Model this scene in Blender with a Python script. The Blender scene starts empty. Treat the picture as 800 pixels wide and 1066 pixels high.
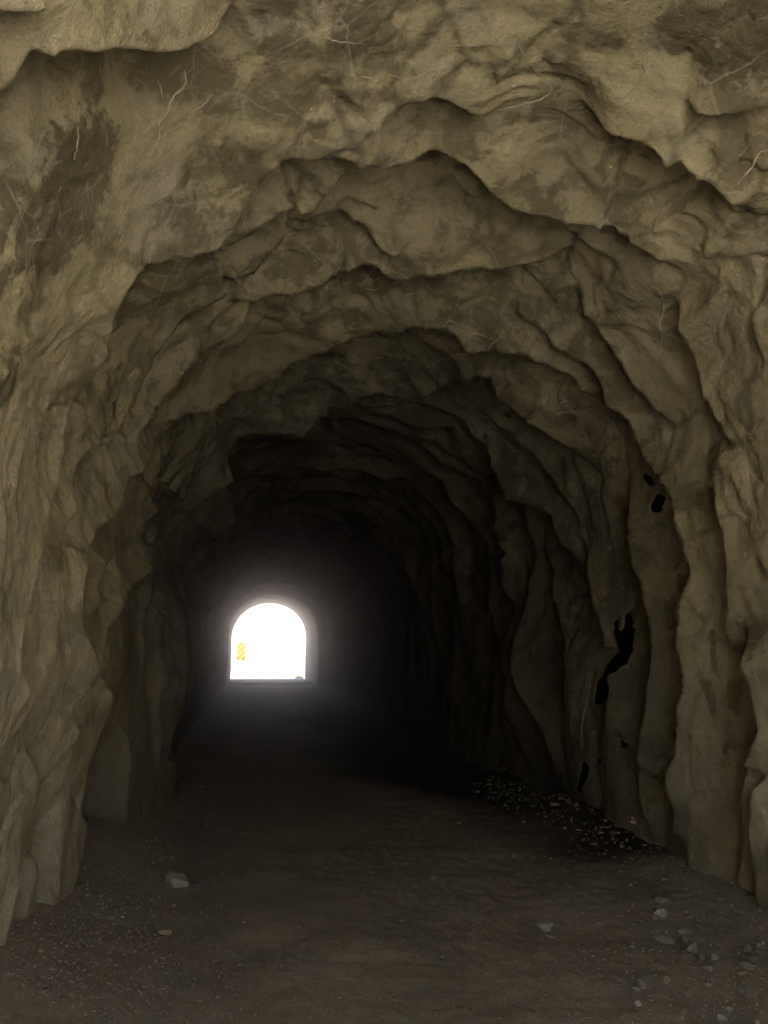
import bpy, math, random
import numpy as np
from mathutils import Vector
from mathutils.bvhtree import BVHTree

random.seed(7)
rng = np.random.default_rng(11)
SC = bpy.context.scene
COL = SC.collection
R = math.radians

# ------------------------------------------------------------------ camera model (photo is 800 x 1066)
FPX = 829.0
EYE = np.array([0.0, 0.0, 1.6])
PITCH, YAW = R(9.72), R(9.58)
FWD = np.array([math.sin(YAW) * math.cos(PITCH), math.cos(YAW) * math.cos(PITCH), math.sin(PITCH)])
RGT = np.array([math.cos(YAW), -math.sin(YAW), 0.0])
UPV = np.cross(RGT, FWD)
VP = (258.0, 675.0)

def ray(px, py):
    d = FWD + RGT * ((px - 400.0) / FPX) + UPV * ((533.0 - py) / FPX)
    return d / np.linalg.norm(d)

def floor_point(px, py, z=0.0):
    d = ray(px, py)
    return EYE + d * ((z - EYE[2]) / d[2])

# ------------------------------------------------------------------ helpers
def tag(o, label=None, cat=None, group=None, kind=None):
    if label: o['label'] = label
    if cat: o['category'] = cat
    if group: o['group'] = group
    if kind: o['kind'] = kind
    return o

def empty(name, loc):
    o = bpy.data.objects.new(name, None)
    o.location = loc
    o.empty_display_size = 0.3
    COL.objects.link(o)
    return o

def mesh_object(name, verts, faces, mats, parent=None, smooth=True, loc=None, face_mats=None):
    me = bpy.data.meshes.new(name)
    me.from_pydata([tuple(map(float, v)) for v in verts], [], faces)
    for m in (mats if isinstance(mats, (list, tuple)) else [mats]):
        me.materials.append(m)
    if face_mats is not None:
        me.polygons.foreach_set('material_index', face_mats)
    me.polygons.foreach_set('use_smooth', [smooth] * len(me.polygons))
    me.update()
    o = bpy.data.objects.new(name, me)
    COL.objects.link(o)
    if loc is not None: o.location = loc
    if parent is not None:
        o.parent = parent
        o.matrix_parent_inverse.identity()
    return o

def grid_object(name, P, mat, parent=None, flip=False, attrs=None, cut=None):
    """P: (n, m, 3) array of points -> one smooth quad sheet."""
    n, m = P.shape[:2]
    idx = np.arange(n * m, dtype=np.int32).reshape(n, m)
    q = np.stack([idx[:-1, :-1], idx[1:, :-1], idx[1:, 1:], idx[:-1, 1:]], -1).reshape(-1, 4)
    if cut is not None: q = q[~cut.ravel()[q].all(1)]
    if flip: q = q[:, ::-1]
    me = bpy.data.meshes.new(name)
    me.vertices.add(n * m)
    me.vertices.foreach_set('co', np.ascontiguousarray(P, dtype=np.float32).ravel())
    me.loops.add(q.size)
    me.loops.foreach_set('vertex_index', np.ascontiguousarray(q).ravel())
    me.polygons.add(len(q))
    me.polygons.foreach_set('loop_start', np.arange(0, q.size, 4, dtype=np.int32))
    me.polygons.foreach_set('loop_total', np.full(len(q), 4, dtype=np.int32))
    me.polygons.foreach_set('use_smooth', np.ones(len(q), dtype=bool))
    me.update(calc_edges=True)
    me.validate()
    me.materials.append(mat)
    for k, v in (attrs or {}).items():
        a = me.attributes.new(k, 'FLOAT', 'POINT')
        a.data.foreach_set('value', np.ascontiguousarray(v, dtype=np.float32).ravel())
    o = bpy.data.objects.new(name, me)
    COL.objects.link(o)
    if parent is not None: o.parent = parent
    return o

# ------------------------------------------------------------------ numpy noise
def _hash(ix, iy, seed):
    h = (ix.astype(np.int64) * 374761393 + iy.astype(np.int64) * 668265263 + seed * 1274126177) & 0xffffffff
    h = ((h ^ (h >> 13)) * 1274126177) & 0xffffffff
    h = (h ^ (h >> 16)) & 0xffffffff
    return h.astype(np.float64) / 4294967295.0 * 2 * math.pi

def perlin(x, y, seed=0):
    x0, y0 = np.floor(x), np.floor(y)
    fx, fy = x - x0, y - y0
    u, v = fx * fx * fx * (fx * (fx * 6 - 15) + 10), fy * fy * fy * (fy * (fy * 6 - 15) + 10)
    def g(ox, oy):
        a = _hash(x0 + ox, y0 + oy, seed)
        return np.cos(a) * (fx - ox) + np.sin(a) * (fy - oy)
    a = g(0, 0) * (1 - u) + g(1, 0) * u
    b = g(0, 1) * (1 - u) + g(1, 1) * u
    return (a * (1 - v) + b * v) * 1.4

def fbm(x, y, octv=4, seed=0, gain=0.5):
    t, a = 0, 1.0
    for o in range(octv):
        t = t + a * perlin(x * 2 ** o, y * 2 ** o, seed + o * 17)
        a *= gain
    return t

def ridged(x, y, octv=3, seed=0, gain=0.5):
    t, a = 0, 1.0
    for o in range(octv):
        t = t + a * (1 - 2 * np.abs(perlin(x * 2 ** o, y * 2 ** o, seed + o * 31)))
        a *= gain
    return t

def sstep(x):
    x = np.clip(x, 0, 1)
    return x * x * (3 - 2 * x)

# ------------------------------------------------------------------ materials
def new_mat(name):
    m = bpy.data.materials.new(name)
    m.use_nodes = True
    nt = m.node_tree
    return m, nt, nt.nodes['Principled BSDF']

def N(nt, t, **kw):
    n = nt.nodes.new(t)
    for k, v in kw.items():
        if k in n.inputs: n.inputs[k].default_value = v
        else: setattr(n, k, v)
    return n

def noise(nt, vec, scale, detail=4, rough=0.55, dist=0.0):
    n = N(nt, 'ShaderNodeTexNoise')
    n.inputs['Scale'].default_value = scale
    n.inputs['Detail'].default_value = detail
    n.inputs['Roughness'].default_value = rough
    n.inputs['Distortion'].default_value = dist
    nt.links.new(vec, n.inputs['Vector'])
    return n.outputs['Fac']

def ramp(nt, fac, stops):
    n = N(nt, 'ShaderNodeValToRGB')
    e = n.color_ramp.elements
    while len(e) < len(stops): e.new(0.5)
    for el, (p, c) in zip(e, stops):
        el.position = p
        el.color = (*c, 1) if len(c) == 3 else c
    nt.links.new(fac, n.inputs['Fac'])
    return n.outputs['Color']

def mixc(nt, fac, a, b, blend='MIX'):
    n = N(nt, 'ShaderNodeMix', data_type='RGBA', blend_type=blend)
    if isinstance(fac, (int, float)): n.inputs[0].default_value = fac
    else: nt.links.new(fac, n.inputs[0])
    for i, c in ((6, a), (7, b)):
        if isinstance(c, tuple): n.inputs[i].default_value = (*c, 1)
        else: nt.links.new(c, n.inputs[i])
    return n.outputs[2]

def math_n(nt, op, a, b=0.0, clamp=False):
    n = N(nt, 'ShaderNodeMath', operation=op, use_clamp=clamp)
    for i, c in ((0, a), (1, b)):
        if isinstance(c, (int, float)): n.inputs[i].default_value = c
        else: nt.links.new(c, n.inputs[i])
    return n.outputs[0]

def bump(nt, bsdf, layers):
    prev = None
    for h, strength, dist in layers:
        b = N(nt, 'ShaderNodeBump')
        b.inputs['Strength'].default_value = strength
        b.inputs['Distance'].default_value = dist
        nt.links.new(h, b.inputs['Height'])
        if prev is not None: nt.links.new(prev, b.inputs['Normal'])
        prev = b.outputs['Normal']
    nt.links.new(prev, bsdf.inputs['Normal'])

def objcoord(nt):
    return N(nt, 'ShaderNodeTexCoord').outputs['Object']

def mapping(nt, vec, scale):
    m = N(nt, 'ShaderNodeMapping')
    m.inputs['Scale'].default_value = scale
    nt.links.new(vec, m.inputs['Vector'])
    return m.outputs['Vector']

PALE, BROWN, DARKB = (0.59, 0.53, 0.355), (0.185, 0.163, 0.103), (0.11, 0.097, 0.064)

def lining_material():
    m, nt, bs = new_mat('sprayed_concrete')
    co = objcoord(nt)
    st = N(nt, 'ShaderNodeAttribute', attribute_name='stain').outputs['Fac']
    pale = N(nt, 'ShaderNodeAttribute', attribute_name='pale').outputs['Fac']
    big = noise(nt, co, 1.3, 5, 0.6, 0.6)
    med = noise(nt, co, 4.5, 6, 0.62, 0.8)
    fine = noise(nt, co, 26, 5, 0.65)
    grit = noise(nt, co, 150, 3, 0.7)
    # stain mask: hand-placed sprayed patches plus blotches with a frayed edge
    edge = math_n(nt, 'MULTIPLY', math_n(nt, 'SUBTRACT', fine, 0.5), 0.9)
    edge2 = math_n(nt, 'MULTIPLY', math_n(nt, 'SUBTRACT', med, 0.5), 1.1)
    s = math_n(nt, 'ADD', math_n(nt, 'ADD', st, edge), edge2)
    smask = ramp(nt, s, [(0.42, (0, 0, 0)), (0.60, (1, 1, 1))])
    blot = math_n(nt, 'ADD', math_n(nt, 'MULTIPLY', big, 0.55), math_n(nt, 'MULTIPLY', med, 0.55))
    blot = math_n(nt, 'ADD', blot, math_n(nt, 'MULTIPLY', math_n(nt, 'SUBTRACT', fine, 0.5), 0.25))
    blot = math_n(nt, 'SUBTRACT', blot, math_n(nt, 'MULTIPLY', pale, 0.36))
    bmask = ramp(nt, blot, [(0.52, (0, 0, 0)), (0.595, (1, 1, 1))])
    base = mixc(nt, ramp(nt, fine, [(0.3, (0, 0, 0)), (0.7, (1, 1, 1))]), (0.43, 0.385, 0.25), PALE)
    grey = noise(nt, co, 2.1, 4, 0.6, 0.3)
    base = mixc(nt, math_n(nt, 'MULTIPLY', ramp(nt, grey, [(0.5, (0, 0, 0)), (0.68, (1, 1, 1))]), 0.55), base, (0.40, 0.375, 0.31))
    zz = N(nt, 'ShaderNodeSeparateXYZ'); nt.links.new(co, zz.inputs[0])
    up = N(nt, 'ShaderNodeMapRange'); nt.links.new(math_n(nt, 'ADD', zz.outputs['Z'], math_n(nt, 'MULTIPLY', zz.outputs['X'], 0.25)), up.inputs['Value'])
    up.inputs['From Min'].default_value = 1.2; up.inputs['From Max'].default_value = 3.4
    up.inputs['To Min'].default_value = 0.30; up.inputs['To Max'].default_value = 0.80
    c = mixc(nt, math_n(nt, 'MULTIPLY', bmask, up.outputs[0]), base, BROWN)
    c = mixc(nt, math_n(nt, 'MULTIPLY', smask, 0.78), c, mixc(nt, fine, BROWN, DARKB))
    # light falloff painted into the colour: darker down the bore and to the right
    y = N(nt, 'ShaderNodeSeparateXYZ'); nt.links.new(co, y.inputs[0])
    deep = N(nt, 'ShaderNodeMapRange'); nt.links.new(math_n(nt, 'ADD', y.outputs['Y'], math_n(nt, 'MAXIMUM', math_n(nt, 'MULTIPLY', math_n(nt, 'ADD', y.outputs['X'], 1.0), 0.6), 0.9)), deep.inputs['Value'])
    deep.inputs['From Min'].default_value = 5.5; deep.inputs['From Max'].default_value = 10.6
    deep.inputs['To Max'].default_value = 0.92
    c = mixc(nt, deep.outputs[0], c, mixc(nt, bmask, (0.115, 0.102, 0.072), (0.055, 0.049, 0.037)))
    # hairline mineral cracks
    warp = N(nt, 'ShaderNodeMix', data_type='VECTOR'); warp.inputs[0].default_value = 0.10
    wn = N(nt, 'ShaderNodeTexNoise', Scale=3.0, Detail=5.0); nt.links.new(co, wn.inputs['Vector'])
    nt.links.new(co, warp.inputs[4]); nt.links.new(wn.outputs['Color'], warp.inputs[5])
    vo = N(nt, 'ShaderNodeTexVoronoi', feature='DISTANCE_TO_EDGE', Scale=1.9)
    nt.links.new(warp.outputs[1], vo.inputs['Vector'])
    cr = ramp(nt, vo.outputs['Distance'], [(0.0, (1, 1, 1)), (0.010, (0, 0, 0))])
    gate = ramp(nt, noise(nt, co, 1.7, 3, 0.5), [(0.47, (0, 0, 0)), (0.56, (1, 1, 1))])
    cmask = math_n(nt, 'MULTIPLY', math_n(nt, 'MULTIPLY', cr, gate), math_n(nt, 'MULTIPLY', math_n(nt, 'SUBTRACT', 1.0, deep.outputs[0]), 0.75))
    v3 = N(nt, 'ShaderNodeTexVoronoi', feature='DISTANCE_TO_EDGE', Scale=4.4); nt.links.new(warp.outputs[1], v3.inputs['Vector'])
    cr3 = ramp(nt, v3.outputs['Distance'], [(0.0, (1, 1, 1)), (0.022, (0, 0, 0))])
    g3 = ramp(nt, noise(nt, co, 2.3, 4, 0.6), [(0.53, (0, 0, 0)), (0.60, (1, 1, 1))])
    cmask = math_n(nt, 'MAXIMUM', cmask, math_n(nt, 'MULTIPLY', math_n(nt, 'MULTIPLY', cr3, g3), math_n(nt, 'MULTIPLY', up.outputs[0], 0.6)))
    c = mixc(nt, cmask, c, (0.55, 0.50, 0.42))
    w2 = N(nt, 'ShaderNodeMix', data_type='VECTOR'); w2.inputs[0].default_value = 0.22
    wn2 = N(nt, 'ShaderNodeTexNoise', Scale=2.2, Detail=6.0); nt.links.new(co, wn2.inputs['Vector'])
    nt.links.new(co, w2.inputs[4]); nt.links.new(wn2.outputs['Color'], w2.inputs[5])
    v2 = N(nt, 'ShaderNodeTexVoronoi', feature='DISTANCE_TO_EDGE', Scale=2.6)
    nt.links.new(w2.outputs[1], v2.inputs['Vector'])
    seam = ramp(nt, math_n(nt, 'ADD', v2.outputs['Distance'], math_n(nt, 'MULTIPLY', math_n(nt, 'SUBTRACT', fine, 0.5), 0.10)), [(0.0, (1, 1, 1)), (0.075, (0, 0, 0))])
    sg = ramp(nt, noise(nt, co, 1.1, 3, 0.5), [(0.42, (0, 0, 0)), (0.56, (1, 1, 1))])
    c = mixc(nt, math_n(nt, 'MULTIPLY', math_n(nt, 'MULTIPLY', seam, sg), up.outputs[0]), c, BROWN)
    streak = ramp(nt, noise(nt, mapping(nt, co, (4.0, 9.0, 4.0)), 1.0, 7, 0.68, 1.8), [(0.60, (0, 0, 0)), (0.70, (1, 1, 1))])
    c = mixc(nt, math_n(nt, 'MULTIPLY', math_n(nt, 'MULTIPLY', streak, math_n(nt, 'SUBTRACT', 1.0, deep.outputs[0])), 0.7), c, (0.58, 0.535, 0.40))
    # grit: dark and pale specks
    spk = ramp(nt, grit, [(0.28, (0.55, 0.53, 0.5)), (0.45, (1, 1, 1)), (0.68, (1, 1, 1)), (0.78, (1.25, 1.22, 1.15))])
    c = mixc(nt, 0.8, c, spk, 'MULTIPLY')
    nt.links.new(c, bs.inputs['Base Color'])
    bs.inputs['Roughness'].default_value = 0.965
    bs.inputs['Specular IOR Level'].default_value = 0.15
    wr = noise(nt, mapping(nt, co, (5, 11, 3.2)), 1.0, 6, 0.62, 1.2)
    bump(nt, bs, [(wr, 0.30, 0.04), (fine, 0.6, 0.02), (grit, 0.7, 0.006)])
    return m

def dirt_material():
    m, nt, bs = new_mat('packed_dirt')
    co = objcoord(nt)
    dark_strip = N(nt, 'ShaderNodeAttribute', attribute_name='dark_strip').outputs['Fac']
    n1 = noise(nt, co, 1.6, 5, 0.6, 0.4)
    n2 = noise(nt, co, 14, 6, 0.65)
    n3 = noise(nt, co, 110, 3, 0.7)
    c = ramp(nt, n1, [(0.3, (0.315, 0.268, 0.176)), (0.7, (0.445, 0.382, 0.258))])
    c = mixc(nt, math_n(nt, 'MULTIPLY', ramp(nt, n2, [(0.42, (0, 0, 0)), (0.7, (1, 1, 1))]), 0.5), c, (0.235, 0.205, 0.135))
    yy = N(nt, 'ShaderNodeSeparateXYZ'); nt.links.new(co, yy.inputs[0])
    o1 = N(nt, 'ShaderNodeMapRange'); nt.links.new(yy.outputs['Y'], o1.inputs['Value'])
    o1.inputs['From Min'].default_value = 2.2; o1.inputs['From Max'].default_value = -1.5  # unseen floor round the entrance, paled to bounce light into the bore
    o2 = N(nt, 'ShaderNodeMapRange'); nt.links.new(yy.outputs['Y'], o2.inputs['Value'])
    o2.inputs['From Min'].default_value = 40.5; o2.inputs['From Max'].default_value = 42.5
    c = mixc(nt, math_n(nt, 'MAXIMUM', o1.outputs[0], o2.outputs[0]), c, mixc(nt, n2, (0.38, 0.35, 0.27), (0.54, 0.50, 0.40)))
    d = math_n(nt, 'ADD', dark_strip, math_n(nt, 'MULTIPLY', math_n(nt, 'SUBTRACT', n2, 0.5), 0.7))
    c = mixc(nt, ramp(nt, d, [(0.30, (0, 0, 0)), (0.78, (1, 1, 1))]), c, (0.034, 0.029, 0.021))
    spk = ramp(nt, n3, [(0.3, (0.5, 0.5, 0.5)), (0.48, (1, 1, 1)), (0.66, (1, 1, 1)), (0.76, (1.7, 1.65, 1.6))])
    c = mixc(nt, 1.0, c, spk, 'MULTIPLY')
    nt.links.new(c, bs.inputs['Base Color'])
    bs.inputs['Roughness'].default_value = 0.95
    bs.inputs['Specular IOR Level'].default_value = 0.14
    bump(nt, bs, [(n2, 0.28, 0.02), (n3, 1.0, 0.012)])
    return m

def simple_mat(name, lo, hi, scale=6, rough=0.9, bdist=0.01, bscale=40, spec=0.2):
    m, nt, bs = new_mat(name)
    co = objcoord(nt)
    n1 = noise(nt, co, scale, 5, 0.6, 0.3)
    n2 = noise(nt, co, bscale, 4, 0.65)
    nt.links.new(ramp(nt, n1, [(0.3, lo), (0.7, hi)]), bs.inputs['Base Color'])
    bs.inputs['Roughness'].default_value = rough
    bs.inputs['Specular IOR Level'].default_value = spec
    bump(nt, bs, [(n2, 0.6, bdist)])
    return m

M_LINING = lining_material()
M_DIRT = dirt_material()
M_VEIN = simple_mat('calcite', (0.48, 0.44, 0.34), (0.66, 0.61, 0.49), 30, 0.8, 0.003, 120)
M_VEIN_DULL = simple_mat('dull_calcite', (0.40, 0.36, 0.28), (0.56, 0.52, 0.42), 30, 0.85, 0.003, 120)
M_PORTAL = simple_mat('portal_concrete', (0.27, 0.24, 0.185), (0.40, 0.36, 0.28), 3, 0.9, 0.01, 25)
M_SILL = simple_mat('sill_concrete', (0.38, 0.35, 0.29), (0.52, 0.48, 0.40), 3, 0.9, 0.01, 25)
M_STONE = [simple_mat('pale_stone', (0.24, 0.22, 0.17), (0.42, 0.39, 0.31), 9, 0.85, 0.01, 60),
           simple_mat('grey_stone', (0.13, 0.12, 0.095), (0.25, 0.23, 0.18), 9, 0.85, 0.01, 60),
           simple_mat('tan_stone', (0.20, 0.165, 0.105), (0.33, 0.28, 0.18), 9, 0.85, 0.01, 60)]
M_GRAVEL = simple_mat('loose_gravel', (0.13, 0.11, 0.072), (0.36, 0.31, 0.215), 30, 0.9, 0.005, 90)
M_HILL = simple_mat('dry_hillside', (0.34, 0.30, 0.22), (0.52, 0.47, 0.37), 0.25, 0.95, 0.2, 1.5)
M_GROUND = simple_mat('bare_ground', (0.36, 0.33, 0.255), (0.52, 0.48, 0.385), 0.4, 0.95, 0.05, 6)
M_STEEL = simple_mat('galvanised_post', (0.30, 0.30, 0.30), (0.42, 0.42, 0.42), 20, 0.5, 0.001, 80, 0.5)
M_YELLOW = simple_mat('yellow_sheeting', (0.78, 0.56, 0.02), (0.82, 0.60, 0.03), 8, 0.5, 0.0005, 60, 0.4)
M_STRIPE = simple_mat('glare_lifted_black', (0.15, 0.11, 0.012), (0.19, 0.14, 0.02), 8, 0.5, 0.0005, 60, 0.4)  # black stripes lifted to yellow-brown: glare painted into their colour

# ------------------------------------------------------------------ tunnel cross-section
XC, HALF, SPRING, CROWN, FOOT = 1.10, 2.15, 2.25, 4.45, -0.45

def profile(n=4000, xc=XC, a=HALF, sp=SPRING, cr=CROWN, foot=FOOT):
    t = np.linspace(math.pi, 0, n // 2)
    ax, az = xc + a * np.cos(t), sp + (cr - sp) * np.sin(t) ** 0.92
    lz = np.linspace(foot, sp, n // 4, endpoint=False)
    lx = np.full_like(lz, xc - a)
    x = np.concatenate([lx, ax, np.full_like(lz, xc + a)])
    z = np.concatenate([lz, az, lz[::-1]])
    s = np.concatenate([[0], np.cumsum(np.hypot(np.diff(x), np.diff(z)))])
    ss = np.linspace(0, s[-1], n)
    x, z = np.interp(ss, s, x), np.interp(ss, s, z)
    k = 41
    ker = np.hanning(k) / np.hanning(k).sum()
    tx, tz = np.gradient(x), np.gradient(z)
    tx = np.convolve(np.pad(tx, k // 2, mode='edge'), ker, 'valid')
    tz = np.convolve(np.pad(tz, k // 2, mode='edge'), ker, 'valid')
    l = np.hypot(tx, tz)
    return ss, x, z, tz / l, -tx / l          # inward normal (to the right of travel)

PS, PX, PZ, PNX, PNZ = profile()
SLEN = PS[-1]

def unwrap(px, py, off=0.0):
    """photo pixel -> (s, y) on the lining pushed inward by off."""
    d = ray(px, py)
    cx, cz = PX + PNX * off, PZ + PNZ * off
    dn = math.hypot(d[0], d[2])
    ux, uz = d[0] / dn, d[2] / dn
    rx, rz = cx - EYE[0], cz - EYE[2]
    along, across = rx * ux + rz * uz, rx * uz - rz * ux
    across = np.where(along > 0, across, 1e9)
    i = int(np.argmin(np.abs(across)))
    return PS[i], (along[i] / dn) * d[1]

def project(p):
    d = p - EYE
    z = d @ FWD
    return 400 + FPX * (d @ RGT) / z, 533 - FPX * (d @ UPV) / z

def smooth_line(pts, step=5.0):
    p = np.array(pts, float)
    q = np.vstack([2 * p[0] - p[1], p, 2 * p[-1] - p[-2]])
    out = []
    for i in range(1, len(q) - 2):
        n = max(2, int(np.hypot(*(q[i + 1] - q[i])) / step))
        for t in np.linspace(0, 1, n, endpoint=False):
            out.append(0.5 * ((2 * q[i]) + (-q[i - 1] + q[i + 1]) * t + (2 * q[i - 1] - 5 * q[i] + 4 * q[i + 1] - q[i + 2]) * t * t
                              + (-q[i - 1] + 3 * q[i] - 3 * q[i + 1] + q[i + 2]) * t ** 3))
    out.append(p[-1])
    return np.array(out)

# lining grid
ys = [-3.0]
while ys[-1] < 34.0:
    y = ys[-1]
    ys.append(y + (0.05 if y < 1.8 else max(0.011, 0.0042 * y)))
ys[-1] = 34.0
YS = np.array(ys)
NS = 900
SS = np.linspace(0, SLEN, NS)
S, Y = np.meshgrid(SS, YS)                    # (ny, ns)
bx, bz = np.interp(SS, PS, PX), np.interp(SS, PS, PZ)
nx, nz = np.interp(SS, PS, PNX), np.interp(SS, PS, PNZ)
D = np.zeros_like(S)                          # inward displacement
DY = np.zeros_like(S)                         # push along the bore (overhanging lips)

def near(line, pad):
    """grid window around a (s, y) polyline, with nearest distance, side and arc fraction."""
    lo, hi = line.min(0) - pad, line.max(0) + pad
    j0, j1 = np.searchsorted(SS, lo[0]), np.searchsorted(SS, hi[0])
    i0, i1 = np.searchsorted(YS, lo[1]), np.searchsorted(YS, hi[1])
    if j1 - j0 < 2 or i1 - i0 < 2: return None
    s, y = S[i0:i1, j0:j1], Y[i0:i1, j0:j1]
    best = np.full(s.shape, 1e9); side = np.zeros_like(best); frac = np.zeros_like(best)
    seg = np.diff(line, axis=0); L = np.hypot(seg[:, 0], seg[:, 1]); A = np.concatenate([[0], np.cumsum(L)])
    for k in range(len(seg)):
        if L[k] < 1e-6: continue
        u = seg[k] / L[k]
        ds, dy = s - line[k, 0], y - line[k, 1]
        t = np.clip(ds * u[0] + dy * u[1], 0, L[k])
        es, ey = ds - t * u[0], dy - t * u[1]
        d = np.hypot(es, ey)
        b = d < best
        best = np.where(b, d, best)
        side = np.where(b, np.sign(u[0] * ey - u[1] * es), side)
        frac = np.where(b, (A[k] + t) / A[-1], frac)
    return (slice(i0, i1), slice(j0, j1)), best, side, frac

PREV = None
PREVY = None
JY = 0.05 * fbm(S * 1.2, Y * 1.2, 3, 900) * sstep((Y + 3) / 1) * sstep((34 - Y) / 1)
def sample_offset(s, y):
    """inward offset of the surface, taken as the highest point close by (the lip itself)."""
    v, w_ = -1.0, 0.0
    for ds, dy in ((0, 0), (.05, 0), (-.05, 0), (0, .05), (0, -.05)):
        j = int(np.clip(round((s + ds) / SLEN * (NS - 1)), 0, NS - 1))
        i = int(np.clip(np.searchsorted(YS, y + dy), 0, len(YS) - 1))
        if PREV[i, j] > v: v, w_ = PREV[i, j], PREVY[i, j]
    return v, w_

def unwrap_line(line_px, off0, kk=15):
    line = np.array([unwrap(x, y, off0) for x, y in line_px])
    if PREV is None: return line
    for _ in range(3):
        o = np.array([sample_offset(a, b) for a, b in line])
        k = min(kk, len(o) // 2 * 2 - 1)
        if k >= 3: o = np.stack([np.convolve(np.pad(c, k // 2, mode='edge'), np.ones(k) / k, 'valid') for c in o.T], -1)
        line = np.array([unwrap(x, y, q) for (x, y), q in zip(line_px, o[:, 0])])
        line[:, 1] -= o[:, 1]
    return line

def add_ledge(pts, h=0.16, w=0.32, u=0.10, e=0.07, rec=0.45, ends=(0.18, 0.18), deep=None, over=0.2, dy=0):
    u = u * 1.65
    """an overhanging lip traced from the photo: swells up to the lip, then drops into a recess behind it."""
    line_px = smooth_line(pts) + np.array([0, dy])
    if not deep:                                # the edge one sees sits a little behind the crest of the swell
        away = line_px - np.array(VP)
        line_px = line_px + away / np.linalg.norm(away, axis=1)[:, None] * 13
    line = unwrap_line(line_px, h * 0.6)
    keep = (line[:, 1] > 0.5) & (line[:, 1] < 30)
    line, line_px = line[keep], line_px[keep]
    if len(line) < 3: return
    r = near(line, max(4 * w, 3 * rec))
    if r is None: return
    win, d, side, fr = r
    m = len(line_px) // 2
    tgt = np.array(deep if deep else VP, float)
    v = tgt - line_px[m]; v /= np.linalg.norm(v)
    q = line[m] + np.array(unwrap(*(line_px[m] + v * 6), h * 0.6)) - np.array(unwrap(*line_px[m], h * 0.6))
    seg = line[m + 1] - line[m - 1]
    sg = np.sign(seg[0] * (q - line[m])[1] - seg[1] * (q - line[m])[0]) or 1.0
    s, y = S[win], Y[win]
    t = d * side * sg
    t = t + 0.022 * fbm(s * 2.6, y * 2.6, 3, 5) * np.clip(1.2 - d / 0.5, 0, 1)
    env = sstep(fr / ends[0]) * sstep((1 - fr) / ends[1])
    env = env * (1 + 0.25 * perlin(s * 2.1, y * 2.1, 91))
    nearside = h * np.exp(-np.abs(t) / w) * (1 + 0.0 * t)
    drop = sstep(t / e)
    farside = h * (1 - drop) - u * drop * np.exp(-np.clip(t - e, 0, None) / rec)
    pad_ = max(4 * w, 3 * rec)
    env = env * (1 - sstep((d / pad_ - 0.35) / 0.6))
    D[win] += env * np.where(t < 0, nearside, farside)
    DY[win] += env * h * over * np.exp(-(t / 0.075) ** 2)

# --- big base undulation
D += 0.09 * fbm(S * 0.35 + 3, Y * 0.55, 2, 1)
wS, wY = S + 0.35 * fbm(S * 0.8, Y * 0.8, 3, 21), Y + 0.35 * fbm(S * 0.8 + 9, Y * 0.8, 3, 22)
# folds that run up the walls and over the roof
nearf = sstep((Y - 1.0) / 3.0)
D += (0.022 + 0.03 * sstep((Y - 7) / 3)) * ridged(wS * 0.45, wY * 1.35, 3, 40) * nearf
D += 0.016 * ridged(wS * 1.1, wY * 2.3, 3, 60)
roof = sstep((S - 2.6) / 0.8) * sstep((SLEN - 2.6 - S) / 0.8)
D += 0.020 * ridged(wS * 1.9 + 0.6 * wY, wY * 2.6 - 0.5 * wS, 4, 66) * (0.35 + 0.65 * roof) * sstep(0.5 + 1.2 * fbm(S * .6, Y * .6, 2, 67))
D += 0.014 * fbm(wS * 2.2, wY * 3.2, 3, 80)
D += 0.005 * fbm(S * 9, Y * 11, 3, 120)
ph = wY * 1.9 + 1.1 * fbm(wS * .75, wY * .6, 3, 140) + 0.25 * fbm(wS * 3, wY * 3, 2, 141)
fr = ph - np.floor(ph)
saw = np.where(fr < 0.88, (fr / 0.88) ** 1.6, 1 - sstep((fr - 0.88) / 0.12))
D += 0.024 * saw * sstep(0.45 + 1.3 * fbm(S * .7 + 4, Y * .7, 2, 142)) * (0.3 + 0.7 * roof) * nearf
ph = wY * 4.3 + 1.3 * fbm(wS * 1.3, wY * 1.1, 3, 150)
fr = ph - np.floor(ph)
saw = np.where(fr < 0.85, (fr / 0.85) ** 1.6, 1 - sstep((fr - 0.85) / 0.15))
D += 0.009 * saw * sstep(0.3 + 1.4 * fbm(S * 1.1 + 8, Y * 1.1, 2, 152)) * (0.25 + 0.75 * roof) * nearf
# procedural lips deeper in the bore, where the photo is too dark to trace
yk = 8.2
k = 0
while yk < 33:
    c = yk + 0.55 * perlin(SS * 0.45, np.full(NS, yk), 300 + k) + 0.22 * perlin(SS * 1.4, np.full(NS, yk), 400 + k)
    t = Y - c[None, :] + 0.05 * fbm(S * 3, Y * 3, 2, 7)
    h = (0.10 + 0.13 * (0.5 + perlin(SS * 0.6, np.full(NS, yk * 3.0), 500 + k)))[None, :].clip(0.02)
    g = np.where(t < 0, np.exp(t / 0.5), 1 - sstep(t / 0.09) * (1 + 0.5 * np.exp(-np.clip(t - .09, 0, None) / 0.4)))
    D += h * g * (np.abs(t) < 3) * np.where(S < 3.6, sstep((Y - 12) / 3), 1.0)
    yk += rng.uniform(0.7, 1.25)
    k += 1

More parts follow.
